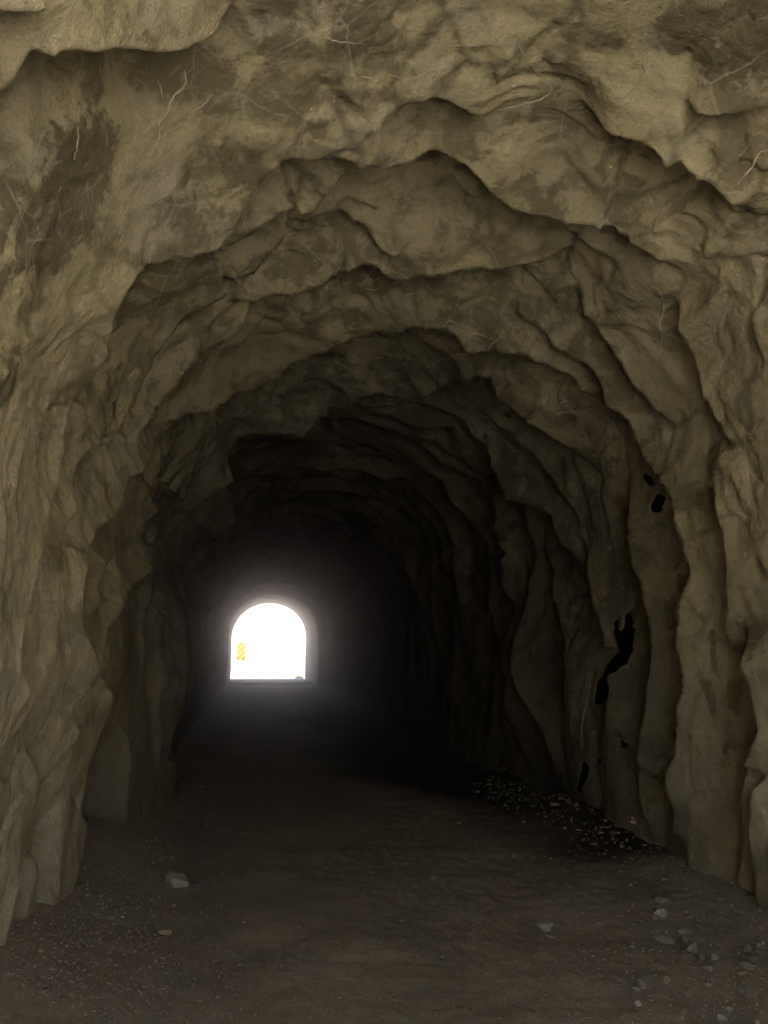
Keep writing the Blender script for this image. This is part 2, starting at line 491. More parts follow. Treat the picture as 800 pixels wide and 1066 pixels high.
# --- lips and folds traced from the photograph (pixel outline -> its own depth on the wall)
LEDGES = [
 # roof, from the nearest inward
 dict(over=.15, dy=-8, pts=[(-60, 135), (0, 112), (35, 84), (65, 66), (100, 70), (140, 64), (175, 60), (215, 52), (240, 28), (262, -20)], h=.13, w=.30, u=.20, e=.14, rec=.30, ends=(.1, .3)),
 dict(pts=[(-20, 16), (10, 14), (30, 12), (45, -5)], h=.10, w=.2, u=.06, ends=(.02, .2)),
 dict(pts=[(360, 138), (385, 122), (405, 110), (425, 99), (452, 96), (472, 106), (492, 122), (520, 128)], h=.10, w=.2, u=.07, rec=.25),
 dict(pts=[(596, 128), (625, 120), (650, 122), (680, 131), (708, 144), (732, 160), (752, 183), (768, 206), (776, 236)], h=.20, w=.25, u=.20, rec=.42, ends=(.22, .2)),
 dict(pts=[(700, 114), (725, 111), (760, 109), (800, 106), (850, 100)], h=.10, w=.2, u=.07, rec=.25),
 dict(pts=[(66, 470), (72, 400), (84, 355), (98, 320), (118, 290), (148, 258), (185, 232), (225, 200), (262, 178), (300, 160), (345, 150), (385, 146)], h=.17, w=.30, u=.11, e=.16, rec=.6),
 dict(pts=[(150, 345), (175, 300), (200, 268), (222, 248), (244, 231), (266, 214), (282, 199), (300, 193), (320, 181), (345, 162), (370, 142), (392, 148), (418, 141), (445, 137), (470, 140), (492, 150), (512, 162), (538, 184), (568, 204), (600, 212), (625, 221), (652, 242), (682, 268), (708, 300)], h=.24, w=.32, u=.16, rec=.5, ends=(.12, .2)),
 dict(pts=[(465, 190), (482, 202), (505, 208), (522, 200), (535, 192)], h=.07, w=.12, u=.05, rec=.15),
 dict(pts=[(350, 228), (372, 238), (395, 258), (415, 268)], h=.08, w=.15, u=.05, rec=.2),
 dict(pts=[(228, 296), (255, 284), (280, 262), (296, 236)], h=.08, w=.2, u=.05, rec=.2),
 dict(pts=[(232, 322), (262, 318), (292, 306), (320, 294), (345, 276), (368, 270), (386, 274), (402, 283), (432, 288), (465, 292), (500, 291), (540, 284), (575, 272), (598, 258)], h=.22, w=.30, u=.14, rec=.42),
 dict(over=.2, pts=[(186, 462), (198, 440), (220, 412), (252, 392), (285, 370), (322, 350), (350, 334), (385, 324), (400, 326), (425, 320), (450, 321), (478, 326), (500, 338), (530, 350), (552, 365), (580, 392), (612, 420), (640, 450)], h=.22, w=.32, u=.12, rec=.45, ends=(.1, .2)),
 dict(over=.15, pts=[(252, 466), (280, 446), (315, 424), (350, 408), (390, 398), (430, 396), (460, 395), (485, 388), (506, 392), (524, 410), (545, 428), (570, 452), (600, 480), (622, 505)], h=.24, w=.35, u=.14, rec=.5, ends=(.1, .2)),
 dict(pts=[(255, 480), (300, 458), (345, 444), (390, 440), (430, 450), (470, 456)], h=.14, w=.35, u=.08, rec=.4),
 dict(pts=[(440, 470), (490, 486), (530, 505), (565, 540), (585, 575), (600, 610)], h=.14, w=.35, u=.08, rec=.4),
 # finer ribs on the left haunch and right shoulder
 dict(over=.1, pts=[(112, 480), (130, 420), (150, 382), (180, 344), (215, 314), (252, 299)], h=.08, w=.18, u=.07, e=.08, rec=.22),
 dict(over=.1, pts=[(148, 480), (165, 432), (190, 395), (225, 362), (265, 338), (300, 326)], h=.08, w=.18, u=.07, e=.08, rec=.22),
 dict(over=.1, pts=[(222, 462), (250, 432), (290, 405), (330, 384), (372, 366), (420, 356)], h=.09, w=.2, u=.07, e=.08, rec=.24),
 dict(over=.1, pts=[(90, 420), (104, 372), (126, 335), (150, 306), (184, 280)], h=.07, w=.16, u=.06, e=.08, rec=.2),
 dict(over=.1, pts=[(688, 318), (706, 350), (724, 390), (740, 436), (752, 478)], h=.07, w=.18, u=.06, e=.08, rec=.2),
 dict(over=.1, pts=[(520, 330), (556, 344), (590, 372), (622, 408), (648, 444)], h=.08, w=.2, u=.06, e=.08, rec=.24),
 dict(over=.1, pts=[(475, 428), (510, 440), (545, 470), (572, 505), (590, 545)], h=.09, w=.22, u=.07, e=.08, rec=.28),
 dict(over=.1, pts=[(300, 236), (330, 222), (365, 216), (395, 222)], h=.06, w=.16, u=.05, e=.08, rec=.18),
 dict(over=.1, pts=[(540, 222), (575, 238), (610, 258), (640, 285)], h=.06, w=.16, u=.05, e=.08, rec=.18),
 # right shoulder and wall
 dict(pts=[(590, 300), (610, 325), (632, 352), (655, 385), (672, 420), (690, 450)], h=.09, w=.22, u=.05, rec=.25),
 dict(pts=[(600, 392), (632, 420), (660, 448), (684, 478), (708, 512), (719, 555), (722, 600), (712, 632), (708, 668), (718, 705), (708, 780), (704, 830), (702, 880)], h=.20, w=.22, u=.12, rec=.35, ends=(.15, .05)),
 dict(pts=[(716, 470), (738, 505), (750, 545), (757, 590), (757, 650), (754, 700)], h=.09, w=.22, u=.05, e=.1, rec=.3),
 dict(pts=[(760, 640), (770, 680), (782, 730), (788, 760), (774, 800), (768, 850), (764, 925)], h=.15, w=.2, u=.10, rec=.3, ends=(.2, .03)),
 dict(pts=[(642, 470), (648, 530), (649, 585), (664, 612), (679, 650), (680, 690), (672, 730), (676, 780), (680, 830), (684, 862)], h=.14, w=.25, u=.09, rec=.3, ends=(.2, .05)),
 dict(pts=[(690, 720), (697, 760), (701, 800), (706, 850)], h=.06, w=.1, u=.04, e=.04, rec=.12),
 dict(pts=[(690, 590), (704, 606), (710, 625), (700, 640)], h=.08, w=.14, u=.06, rec=.15),
 dict(pts=[(597, 560), (604, 610), (618, 660), (625, 720), (612, 790)], h=.09, w=.25, u=.05, rec=.3),
 dict(pts=[(556, 540), (568, 600), (575, 660), (580, 730), (572, 800)], h=.10, w=.3, u=.06, rec=.35),
 dict(pts=[(512, 540), (525, 610), (535, 680), (540, 770)], h=.10, w=.35, u=.06, rec=.4),
 dict(pts=[(790, 800), (786, 850), (792, 900), (796, 950)], h=.10, w=.2, u=.07, rec=.25),
 # left wall
 dict(over=.06, pts=[(70, 400), (62, 450), (56, 495), (49, 528), (40, 560), (36, 588), (32, 612), (29, 645), (30, 680), (35, 715), (38, 744), (36, 780)], h=.11, w=.3, u=.06, e=.16, rec=.3, ends=(.2, .25)),
 dict(over=.06, pts=[(36, 770), (52, 800), (55, 840), (55, 870), (60, 906), (63, 945), (60, 985)], h=.12, w=.3, u=.12, rec=.3, ends=(.4, .03)),
 dict(over=.06, pts=[(128, 446), (105, 468), (80, 492), (73, 528), (72, 585)], h=.06, w=.2, u=.04, e=.12, rec=.2),
 dict(over=.06, pts=[(178, 440), (163, 480), (140, 504), (129, 531), (114, 549), (97, 576), (90, 606), (93, 645), (100, 690), (110, 729), (115, 768), (119, 825), (124, 872)], h=.14, w=.3, u=.07, e=.15, rec=.3, ends=(.12, .03)),
 dict(over=.06, pts=[(186, 470), (163, 500), (151, 522), (156, 543), (162, 570), (140, 612), (116, 654)], h=.10, w=.22, u=.06, e=.12, rec=.22),
 dict(over=.06, pts=[(129, 570), (109, 606), (106, 648)], h=.09, w=.14, u=.08, rec=.14),
 dict(over=.06, pts=[(200, 530), (192, 552), (186, 580), (172, 625), (180, 658)], h=.08, w=.22, u=.05, e=.12, rec=.22),
 dict(over=.06, pts=[(234, 470), (224, 520), (208, 552), (207, 588), (196, 630), (182, 668), (177, 700), (174, 760), (180, 810), (178, 842)], h=.40, w=.75, u=.10, e=.16, rec=.6, ends=(.2, .03)),
 dict(over=.06, pts=[(92, 740), (80, 772), (70, 800), (66, 830)], h=.08, w=.16, u=.07, rec=.16),
 dict(over=.06, pts=[(92, 820), (98, 840), (110, 868)], h=.06, w=.14, u=.05, rec=.15),
 dict(over=.06, pts=[(150, 740), (156, 780), (160, 850)], h=.06, w=.16, u=.04, rec=.2),
]
D0 = D.copy()
for it in range(4):
    D = D0.copy(); DY[:] = 0
    for L in LEDGES: add_ledge(**L)
    if it < 3:
        PREV, PREVY = (D, DY + JY) if PREV is None else (0.5 * PREV + 0.5 * D, 0.5 * PREVY + 0.5 * (DY + JY))
PREV, PREVY = D.copy(), DY + JY

FL = np.array([(-3, .1), (3, .05), (4.84, -.12), (5.0, .0), (5.44, .03), (5.6, -.10), (5.8, -.28), (6.67, -.32), (6.98, -.16), (7.16, .04), (7.74, .18), (8.65, .33), (9.2, .33), (10.8, .11), (13, .05), (34, .05)])
FR = np.array([(-3, .1), (3.6, .2), (4.36, .33), (4.7, .2), (4.93, .16), (5.39, .19), (5.77, .12), (6.33, .15), (7.15, .10), (7.83, .0), (8.98, -.03), (10.39, .22), (11.6, .32), (14, .2), (34, .1)])
dl = np.interp(YS, FL[:, 0], FL[:, 1]) + 0.03 * perlin(YS * 2.3, YS * 0 + .5, 170)
dr = np.interp(YS, FR[:, 0], FR[:, 1]) + 0.03 * perlin(YS * 2.3, YS * 0 + 7.5, 171)
fl = 0.9 * (1 - sstep((S - 0.75) / 1.15)); fr_ = 0.65 * (1 - sstep((SLEN - 0.5 - S) / 1.0))
D = D * (1 - fl - fr_) + fl * dl[:, None] + fr_ * dr[:, None]
D += (fl + fr_) * (0.035 * fbm(S * 1.4, Y * 2.6, 4, 180) + 0.03 * ridged(wS * .6, wY * 2.0, 3, 181))
PREV = D.copy()

# --- patches: signed distance to an outline traced on the wall
def inside(poly_px, pad=0.3, k=25):
    line_px = smooth_line(list(poly_px) + [poly_px[0]], 4)
    line = unwrap_line(line_px, 0.05, k)
    r = near(line, pad)
    if r is None: return None
    win, d, _, _ = r
    s, y = S[win], Y[win]
    c = np.zeros(s.shape, bool)
    for a, b in zip(line[:-1], line[1:]):
        hit = ((a[1] > y) != (b[1] > y))
        with np.errstate(divide='ignore', invalid='ignore'):
            c ^= hit & (s < (b[0] - a[0]) * (y - a[1]) / (b[1] - a[1] + 1e-12) + a[0])
    return win, np.where(c, d, -d)

STAIN = np.zeros_like(S)
PALEA = np.zeros_like(S)
def patch(arr, poly, soft=0.12, amt=1.0):
    r = inside(poly)
    if r is None: return
    win, sd = r
    arr[win] = np.maximum(arr[win], amt * np.clip(0.5 + 0.5 * sd / soft, 0, 1))

for poly, amt in [
 ([(90, 108), (124, 140), (116, 215), (96, 256), (60, 282), (12, 276), (14, 222), (46, 172), (74, 118)], 1.0),
 ([(690, 0), (830, -10), (830, 96), (752, 92), (718, 74), (680, 52)], .9),
 ([(746, 640), (792, 644), (794, 690), (762, 684)], .8),
 ([(733, 708), (760, 704), (766, 746), (744, 742)], .8),
 ([(735, 760), (750, 758), (752, 806), (738, 800)], .7),
 ([(-20, 4), (44, 6), (40, 30), (-20, 28)], .9),
 ([(2, 190 + 350 - 160), (22, 360), (18, 410), (0, 430), (-20, 400)], .8),
 ([(0, 590), (20, 600), (14, 640), (-10, 640)], .6),
]: patch(STAIN, poly, amt=amt)
for poly in [
 [(668, 90), (696, 94), (712, 132), (694, 136), (660, 118)],
 [(398, 190), (426, 195), (450, 222), (426, 250), (398, 232)],
 [(124, 140), (170, 160), (150, 230), (100, 300), (60, 400), (50, 520), (10, 560), (14, 430), (60, 330), (98, 256)],
 [(600, 250), (700, 330), (740, 430), (700, 420), (640, 330)],
 [(755, 500), (800, 500), (800, 630), (765, 620)],
 [(480, 60), (540, 60), (540, 90), (480, 95)],
 [(700, 200), (760, 260), (790, 400), (740, 380), (700, 290)],
 [(724, 560), (756, 560), (756, 700), (724, 690)],
 [(0, 600), (30, 640), (36, 740), (0, 760)],
]: patch(PALEA, poly, 0.2)

# --- torn openings in the right wall: the shell is open there, with the hollow rock behind
HOLES = [
 [(650, 633), (660, 652), (658, 675), (646, 694), (636, 710), (631, 729), (619, 732), (622, 710), (631, 688), (635, 668), (634, 648), (639, 646), (643, 658), (647, 650)],
 [(665, 491), (673, 505), (672, 512), (679, 522), (675, 535), (669, 532), (671, 516), (664, 500)],
 [(607, 790), (612, 800), (605, 824), (601, 820), (604, 806)],
 [(626, 784), (622, 797), (617, 800), (621, 789)],
 [(650, 760), (643, 770), (648, 774), (641, 780), (638, 779), (644, 764)],
]
CUT = np.zeros(S.shape, bool)
SH = np.zeros(S.shape + (2,))
for h_ in HOLES:
    r = inside(h_, 0.12, 9)
    if r is None: continue
    win, sd = r
    s_, y_ = S[win], Y[win]
    sd = sd + 0.012 * fbm(s_ * 14, y_ * 14, 2, 33)
    CUT[win] |= sd > 0
    gs = np.gradient(sd, s_[0], axis=1); gy_ = np.gradient(sd, y_[:, 0], axis=0)
    gl = np.maximum(np.hypot(gs, gy_), 0.3) ** 2
    m_ = (sd > 0) & (sd < 0.06)
    SH[win] += np.stack([-sd * gs / gl, -sd * gy_ / gl], -1) * m_[..., None]
    D[win] += np.where(sd > 0, 0.0, 0.010 * np.exp(np.minimum(sd, 0) / 0.03))

# ------------------------------------------------------------------ floor height (shared by stones)
X_L, X_R = XC - HALF, XC + HALF
def floor_z(x, y):
    x, y = np.asarray(x, float), np.asarray(y, float)
    z = 0.035 * fbm(x * 0.8, y * 0.8, 3, 700) + 0.008 * fbm(x * 4, y * 4, 3, 710)
    ins = sstep((y + 3) / 2) * sstep((36 - y) / 4)
    left = np.clip((X_L + 0.75 - x) / 0.75, 0, 1.4)
    right = np.clip((x - (X_R - 0.95)) / 0.95, 0, 1.4)
    z = z + ins * (0.22 * left ** 1.6 + 0.20 * right ** 1.5 * (0.7 + 0.5 * perlin(y * 0.9, x * 0 + 3.3, 720)))
    return z

# ------------------------------------------------------------------ build the tunnel
tunnel = empty('rock_tunnel', (XC, -3, 0))
tag(tunnel, 'rough tan sprayed concrete tunnel with folded walls and an arched lit far end', 'tunnel')
lining_D = D
P = np.stack([bx[None, :] + nx[None, :] * D, Y, bz[None, :] + nz[None, :] * D], -1)
# a little push along the axis so that lips hang over
P[..., 0] += -nz[None, :] * SH[..., 0]; P[..., 2] += nx[None, :] * SH[..., 0]; P[..., 1] += SH[..., 1]
P[..., 1] += DY * sstep((Y + 2) / 2) + JY
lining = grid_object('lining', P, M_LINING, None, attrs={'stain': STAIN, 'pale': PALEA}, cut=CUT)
def child(o, parent=tunnel):
    o.parent = parent
    o.matrix_parent_inverse = parent.matrix_world.inverted()
    return o
bpy.context.view_layer.update()
child(lining)

# far concrete portal liner
def ring(xc, a, sp, cr, n=97, foot=-0.4):
    s, x, z, ax, az = profile(1600, xc, a, sp, cr, foot)
    q = np.linspace(0, s[-1], n)
    return np.stack([np.interp(q, s, x), np.interp(q, s, z)], -1), np.stack([np.interp(q, s, ax), np.interp(q, s, az)], -1)
pr, pn = ring(1.06, 1.86, 2.05, 3.86)
rows = []
for y, off in [(34.05, -1.2), (33.9, -0.25), (33.86, -0.06), (33.95, 0.0)] + [(v, 0.0) for v in np.linspace(34.4, 41.4, 22)] + [(41.5, 0.0), (41.55, -0.06), (41.55, -0.45), (41.2, -0.47)]:
    p = pr + pn * off
    j = 0.018 * perlin(p[:, 1] * 2 + p[:, 0] * 2, np.full(len(p), y * 1.5), 41)
    rows.append(np.stack([p[:, 0] + pn[:, 0] * j, np.full(len(p), y), p[:, 1] + pn[:, 1] * j], -1))
portal = child(grid_object('portal_liner', np.array(rows), M_PORTAL))
portal['label'] = 'smooth pale concrete arch lining the far mouth'

# mineral veins on cracks (thin raised ribs lying on the lining)
lm = lining.data
co = np.empty(len(lm.vertices) * 3, np.float32); lm.vertices.foreach_get('co', co)
pv = np.empty(len(lm.polygons) * 4, np.int32); lm.polygons.foreach_get('vertices', pv)
bvh = BVHTree.FromPolygons(co.reshape(-1, 3).tolist(), pv.reshape(-1, 4).tolist())

def vein(pts, r=0.004, mat=None, jit=1.2):
    lp = smooth_line(pts, 3.0)
    lp = lp + jit * np.stack([rng.standard_normal(len(lp)), rng.standard_normal(len(lp))], -1) * 0.45
    hits = []
    for x, y in lp:
        loc, nor, _, _ = bvh.ray_cast(Vector(EYE), Vector(ray(x, y)))
        if loc is not None: hits.append((np.array(loc), np.array(nor)))
    run, runs = [], []
    for hh in hits:
        if run and np.linalg.norm(hh[0] - run[-1][0]) > 0.18:
            runs.append(run); run = []
        run.append(hh)
    runs.append(run)
    for run in runs:
        if len(run) > 4: vein_rib(run, r, mat)

def vein_rib(hits, r, mat):
    V, F = [], []
    K = 5
    for i, (p, n) in enumerate(hits):
        if np.dot(n, EYE - p) < 0: n = -n
        a = hits[min(i + 1, len(hits) - 1)][0] - hits[max(i - 1, 0)][0]
        a /= (np.linalg.norm(a) + 1e-9)
        b = np.cross(n, a); b /= (np.linalg.norm(b) + 1e-9)
        f = i / max(1, len(hits) - 1)
        rr = r * (0.35 + 0.9 * math.sin(math.pi * min(1, max(0, 0.08 + 0.84 * f)))) * rng.uniform(0.55, 1.25)
        for q in range(K):
            t = 2 * math.pi * q / K
            V.append(p + b * math.cos(t) * rr + n * (math.sin(t) * rr * 0.55))
        if i:
            for q in range(K):
                F.append(((i - 1) * K + q, (i - 1) * K + (q + 1) % K, i * K + (q + 1) % K, i * K + q))
    if F: child(mesh_object('mineral_vein', V, F, mat or M_VEIN_DULL))

vein([(192, 72), (194, 80), (191, 92), (181, 100), (174, 118), (167, 128), (166, 143), (158, 158)], .0065, M_VEIN)
vein([(190, 76), (198, 74), (201, 70)], .003)
vein([(164, 83), (167, 92), (170, 103)], .004, M_VEIN)
vein([(220, 98), (213, 108), (204, 114), (198, 118), (197, 126)], .004, M_VEIN)
vein([(82, 132), (81, 150), (77, 166)], .004, M_VEIN)
vein([(42, 182), (36, 184)], .004)
vein([(15, 92), (25, 84), (42, 78)], .003)
vein([(0, 12), (16, 15), (30, 13), (42, 6)], .005)
vein([(50, 36), (62, 40), (70, 48)], .005)
vein([(532, 0), (534, 18), (538, 38), (534, 56), (530, 70)], .0035)
vein([(540, 47), (548, 62), (558, 74), (566, 84), (574, 93), (566, 102), (548, 108), (520, 115), (490, 123)], .0045)
vein([(400, 78), (416, 81), (426, 88), (436, 80), (450, 73), (470, 66)], .004)
vein([(465, 48), (500, 47), (528, 42)], .003)
vein([(325, 32), (340, 40), (355, 44), (382, 46)], .0035)
vein([(375, 80), (390, 81), (402, 77)], .003)
vein([(380, 128), (384, 120), (398, 118), (412, 112)], .003)
vein([(642, 107), (655, 98), (664, 86), (672, 74), (668, 52), (672, 38)], .004)
vein([(800, 155), (790, 160), (784, 172), (774, 184), (768, 192)], .005, M_VEIN)
vein([(684, 300), (690, 312), (691, 325), (687, 338), (689, 358), (684, 374), (681, 384)], .006, M_VEIN)
vein([(660, 330), (664, 350), (668, 372)], .003)
vein([(418, 192), (426, 206), (440, 214), (452, 220)], .004)
vein([(500, 250), (512, 262), (520, 280)], .003)
vein([(452, 148 + 220 - 10), (460, 345), (470, 340), (486, 346), (500, 348), (518, 354)], .0045)
vein([(460, 342), (468, 334), (476, 338)], .004)
vein([(488, 342), (490, 356), (488, 366)], .004)
vein([(505, 368), (512, 358), (520, 352)], .0045)
vein([(434, 358), (448, 352), (462, 344)], .004)
vein([(444, 384), (456, 376), (474, 370), (490, 368)], .004)
vein([(472, 392), (474, 404), (480, 408)], .004)
vein([(386, 278), (383, 290), (376, 296)], .004, M_VEIN)
vein([(380, 300), (392, 302), (400, 298)], .003)
vein([(428, 306), (440, 304), (446, 298)], .003)
vein([(575, 412), (582, 420), (590, 416)], .005)
vein([(648, 455), (650, 468), (649, 478)], .004)
vein([(774, 448), (782, 452), (788, 440)], .004)
vein([(778, 480), (784, 496), (794, 504)], .004)
vein([(642, 657), (645, 648), (643, 640)], .006, M_VEIN)
vein([(634, 648), (633, 668), (628, 690), (618, 700), (612, 728), (606, 756), (605, 790)], .0045)
vein([(620, 694), (626, 690), (629, 684)], .005)
vein([(700, 560), (708, 572), (712, 590)], .004)
vein([(692, 582), (698, 578)], .005)
vein([(257, 222), (255, 232), (258, 240)], .004)

# ------------------------------------------------------------------ mountainside (one folded sheet from mouth to mouth over the bore)
rows = []
rp, rn = ring(XC, HALF + 0.12, SPRING, CROWN + 0.12, 121, -0.45)
path = [(-2.95, 0.0), (-3.0, 0.25)] + [(-3 + 0.55 * r, r) for r in np.linspace(0.8, 15, 22)] + [(v, 15.0) for v in np.linspace(7, 31, 12)] + [(41.2 - 0.55 * r, r) for r in np.linspace(15, 0.8, 22)] + [(41.25, 0.3), (41.25, 0.0)]
for y, r in path:
    p = rp - rn * r
    k = min(1.0, r / 6.0)
    j = k * 1.6 * fbm(p[:, 0] * 0.16 + y * 0.05, p[:, 1] * 0.16 + y * 0.21, 4, 71)
    if y == -2.95:
        pick = np.linspace(0, NS - 1, 121).round().astype(int)
        rows.append(P[0, pick]); continue
    rows.append(np.stack([p[:, 0] - rn[:, 0] * j, y + 0 * j + 0.5 * k * perlin(p[:, 0] * .3, p[:, 1] * .3, 72), np.maximum(p[:, 1] - rn[:, 1] * j, -0.45)], -1))
mountain = grid_object('mountain', np.array(rows), M_HILL)
tag(mountain, 'dry rocky mountainside that the tunnel is cut through', 'mountain', kind='structure')

# ------------------------------------------------------------------ ground
gx = np.linspace(-72, 74, 61); gy = np.linspace(-54, 96, 61)
GX, GY = np.meshgrid(gx, gy)
GZ = -0.16 + 0 * GX
ground = grid_object('ground', np.stack([GX, GY, GZ], -1), M_GROUND, flip=True)
tag(ground, 'bare pale ground outside both mouths', 'ground', kind='structure')

def hill_ring():
    u = np.linspace(0, 2 * math.pi, 181); v = np.linspace(0, 1, 24)
    U, V = np.meshgrid(u, v)
    rad = 44 + 26 * V
    x, y = XC + rad * np.cos(U), 20 + rad * np.sin(U)
    h = (V ** 0.8) * (0.10 + 0.90 * sstep((0.85 - np.sin(U)) / 0.45)) * (1 + 1.0 * sstep((-0.3 - np.sin(U)) / 0.4)) * (9.5 + 4 * perlin(np.cos(U) * 2.2 + 5, np.sin(U) * 2.2 + 5, 55)) + V * (0.6 + 2.5 * sstep((0.85 - np.sin(U)) / 0.45)) * fbm(x * .08, y * .08, 4, 56)  # ring raised behind the camera to block low sky light
    return np.stack([x, y, h - 0.3], -1)
hills = grid_object('hills', hill_ring(), M_HILL)
tag(hills, 'dry hills around the mountain road, raised behind the viewer to block sky light', 'hills', kind='structure')

# dirt path through the bore and out at both ends
ry = [-26.0]
while ry[-1] < 70:
    y = ry[-1]
    ry.append(y + (0.5 if y < 2.5 else min(0.5, max(0.016, 0.0048 * y))))
ry = np.array(ry); cxs = np.linspace(-1.9, 4.1, 420)
FX, FY = np.meshgrid(cxs, ry)
FZ = floor_z(FX, FY)
FZ += (0.006 * fbm(FX * 9, FY * 9, 3, 730) + 0.006 * np.abs(perlin(FX * 24, FY * 24, 740))) * ((FY > 1) & (FY < 36))
out = np.clip(np.maximum(-2.5 - FY, FY - 42.0), 0, 1)
edge = np.clip((np.abs(FX - 1.1) - 2.4) / 0.6, 0, 1)
FZ = FZ - out * edge * 0.3
DARK_STRIP = np.zeros_like(FX)
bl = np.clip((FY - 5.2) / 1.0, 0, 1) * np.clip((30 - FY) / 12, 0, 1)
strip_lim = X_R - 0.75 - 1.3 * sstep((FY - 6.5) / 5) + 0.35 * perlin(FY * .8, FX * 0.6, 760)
DARK_STRIP = bl * np.clip(0.5 + (FX - strip_lim) / 1.6, 0, 0.9)  # darker strip along the right side of the floor, wider with depth
path_o = grid_object('path', np.stack([FX, FY, FZ], -1), M_DIRT, flip=True, attrs={'dark_strip': DARK_STRIP})
tag(path_o, 'trodden dirt path running through the tunnel', 'path', kind='structure')

# concrete sill across the far mouth
sill = []
for k, (y, z) in enumerate([(36.6, -0.2), (36.62, 0.05), (36.7, 0.085), (41.9, 0.085), (41.98, 0.06), (42.0, -0.2)]):
    xx = np.linspace(-0.95, 3.05, 30)
    sill.append(np.stack([xx, np.full(30, y), z + (0.012 * perlin(xx * 3, np.full(30, y * 2), 3) if 0 < k < 5 else 0 * xx)], -1))
sill = grid_object('concrete_sill', np.array(sill), M_SILL, flip=True)
tag(sill, 'low pale concrete sill across the floor of the far bright mouth', 'sill')

# ------------------------------------------------------------------ stones
def ico(sub=2):
    import bmesh
    bm = bmesh.new()
    bmesh.ops.create_icosphere(bm, subdivisions=sub, radius=1.0)
    v = np.array([x.co[:] for x in bm.verts]); f = [[a.index for a in p.verts] for p in bm.faces]
    bm.free()
    return v, f
ICO3, ICO2, ICO1 = ico(4), ico(3), ico(2)

def rock_verts(base, seed):
    r = np.random.default_rng(seed)
    v = base.copy()
    d = np.ones(len(v))
    for _ in range(13):                                  # chop flats off the lump
        n = r.standard_normal(3); n /= np.linalg.norm(n)
        c = r.uniform(0.45, 0.85)
        p = v @ n
        v = v - np.outer(np.clip(p - c, 0, None) * 0.98, n)
    a = r.uniform(0, 10)
    v *= (1 + 0.08 * fbm(v[:, 0] * 2 + a, v[:, 1] * 2 + v[:, 2] * 1.7 + a, 3, seed))[:, None]
    return v

def stone(name, px, py, wpx, label, cat='stone', group=None, mat=0, seed=1, flat=0.6, base=ICO2, deep=0.25, aspect=0.75):
    p = floor_point(px, py)
    for _ in range(3):
        p = floor_point(px, py, float(floor_z(p[0], p[1])))
    dist = np.dot(p - EYE, FWD)
    w = wpx / FPX * dist / 2
    v = rock_verts(base[0], seed) * np.array([w, w * aspect, w * flat])
    me_o = mesh_object(name, v, base[1], M_STONE[mat], None, True, loc=(p[0], p[1], float(floor_z(p[0], p[1])) + w * flat * (1 - deep) * 0.6))
    me_o.data.set_sharp_from_angle(angle=R(28))
    me_o.rotation_euler = (0.15 * math.sin(seed), 0.15 * math.cos(seed * 2), -YAW + 0.5 * math.sin(seed * 3.3))
    return tag(me_o, label, cat, group)

stone('stone', 186, 921, 30, 'pale angular stone, the biggest on the left side of the path', mat=0, seed=3, base=ICO3, flat=.62)
stone('stone', 204, 926, 16, 'small grey stone leaning against the big pale stone on the left', mat=1, seed=5, base=ICO3)
stone('stone', 170, 971, 22, 'flat pale tan stone lying nearest the left wall pillar', mat=2, seed=9, base=ICO3, flat=.4)
stone('stone', 568, 967, 28, 'flat pale stone lying alone on the right half of the dirt path', mat=0, seed=12, base=ICO3, flat=.42)
stone('stone', 571, 975, 14, 'thin tan chip in front of the flat pale stone', mat=2, seed=13, flat=.35)
stone('stone', 451, 915, 9, 'small tan pebble alone in the middle of the path', mat=2, seed=14)
stone('stone', 541, 911, 8, 'small grey pebble beyond the flat pale stone on the path', mat=1, seed=15)
stone('stone', 622, 962, 11, 'small grey pebble between the flat pale stone and the right rubble', mat=1, seed=16)
stone('stone', 665, 1047, 10, 'pale round pebble at the bottom of the picture', mat=0, seed=17, flat=.8)
stone('stone', 752, 1061, 12, 'pale pebble at the bottom edge under the right wall', mat=0, seed=18, flat=.8)
stone('stone', 477, 857, 6, 'tiny pale pebble on the darkest part of the path', mat=0, seed=19)
stone('stone', 686, 955, 20, 'pale round stone, brightest of the rubble beside the right wall', mat=0, seed=21, base=ICO3)
stone('stone', 692, 981, 22, 'wide grey stone in the middle of the right rubble', mat=1, seed=22, base=ICO3, flat=.5)
stone('stone', 720, 992, 22, 'low pale grey stone nearest the viewer in the right rubble', mat=1, seed=23, base=ICO3, flat=.5)
stone('stone', 688, 938, 18, 'dull grey block of the right rubble closest to the dark patch', mat=1, seed=24, base=ICO3, flat=.7)
stone('stone', 744, 999, 12, 'upright grey stone standing beside the low pale grey one', mat=1, seed=25, flat=.9)
stone('stone', 780, 1007, 22, 'broad grey stone at the foot of the right wall near the picture edge', mat=1, seed=26, base=ICO3, flat=.45)
stone('stone', 211, 820, 10, 'pale stone deep in the tunnel past the left wall bulge', mat=0, seed=27)
stone('stone', 232, 829, 7, 'small grey stone right of the pale stone past the left bulge', mat=1, seed=28)
stone('stone', 216, 860, 5, 'tiny white pebble below the pale stone past the left bulge', mat=0, seed=29)
stone('stone', 187, 889, 8, 'small tan stone just beyond the big pale stone on the left', mat=2, seed=30)
stone('boulder', 311, 707, 12, 'grey boulder outside at the right corner of the bright mouth', 'boulder', mat=1, seed=31, base=ICO3, flat=.55)
r_ = random.Random(4)
for i in range(44):
    px, py = r_.uniform(655, 800), r_.uniform(920, 1040)
    if py < 915 + (px - 655) * 0.55: py += 25
    stone('rubble_stone', px, py, r_.uniform(5, 15), 'small grey stone in the loose rubble beside the right wall', 'stone', 'rubble beside the right wall', r_.choice([1, 1, 2]), 100 + i, r_.uniform(.45, .8), ICO1)
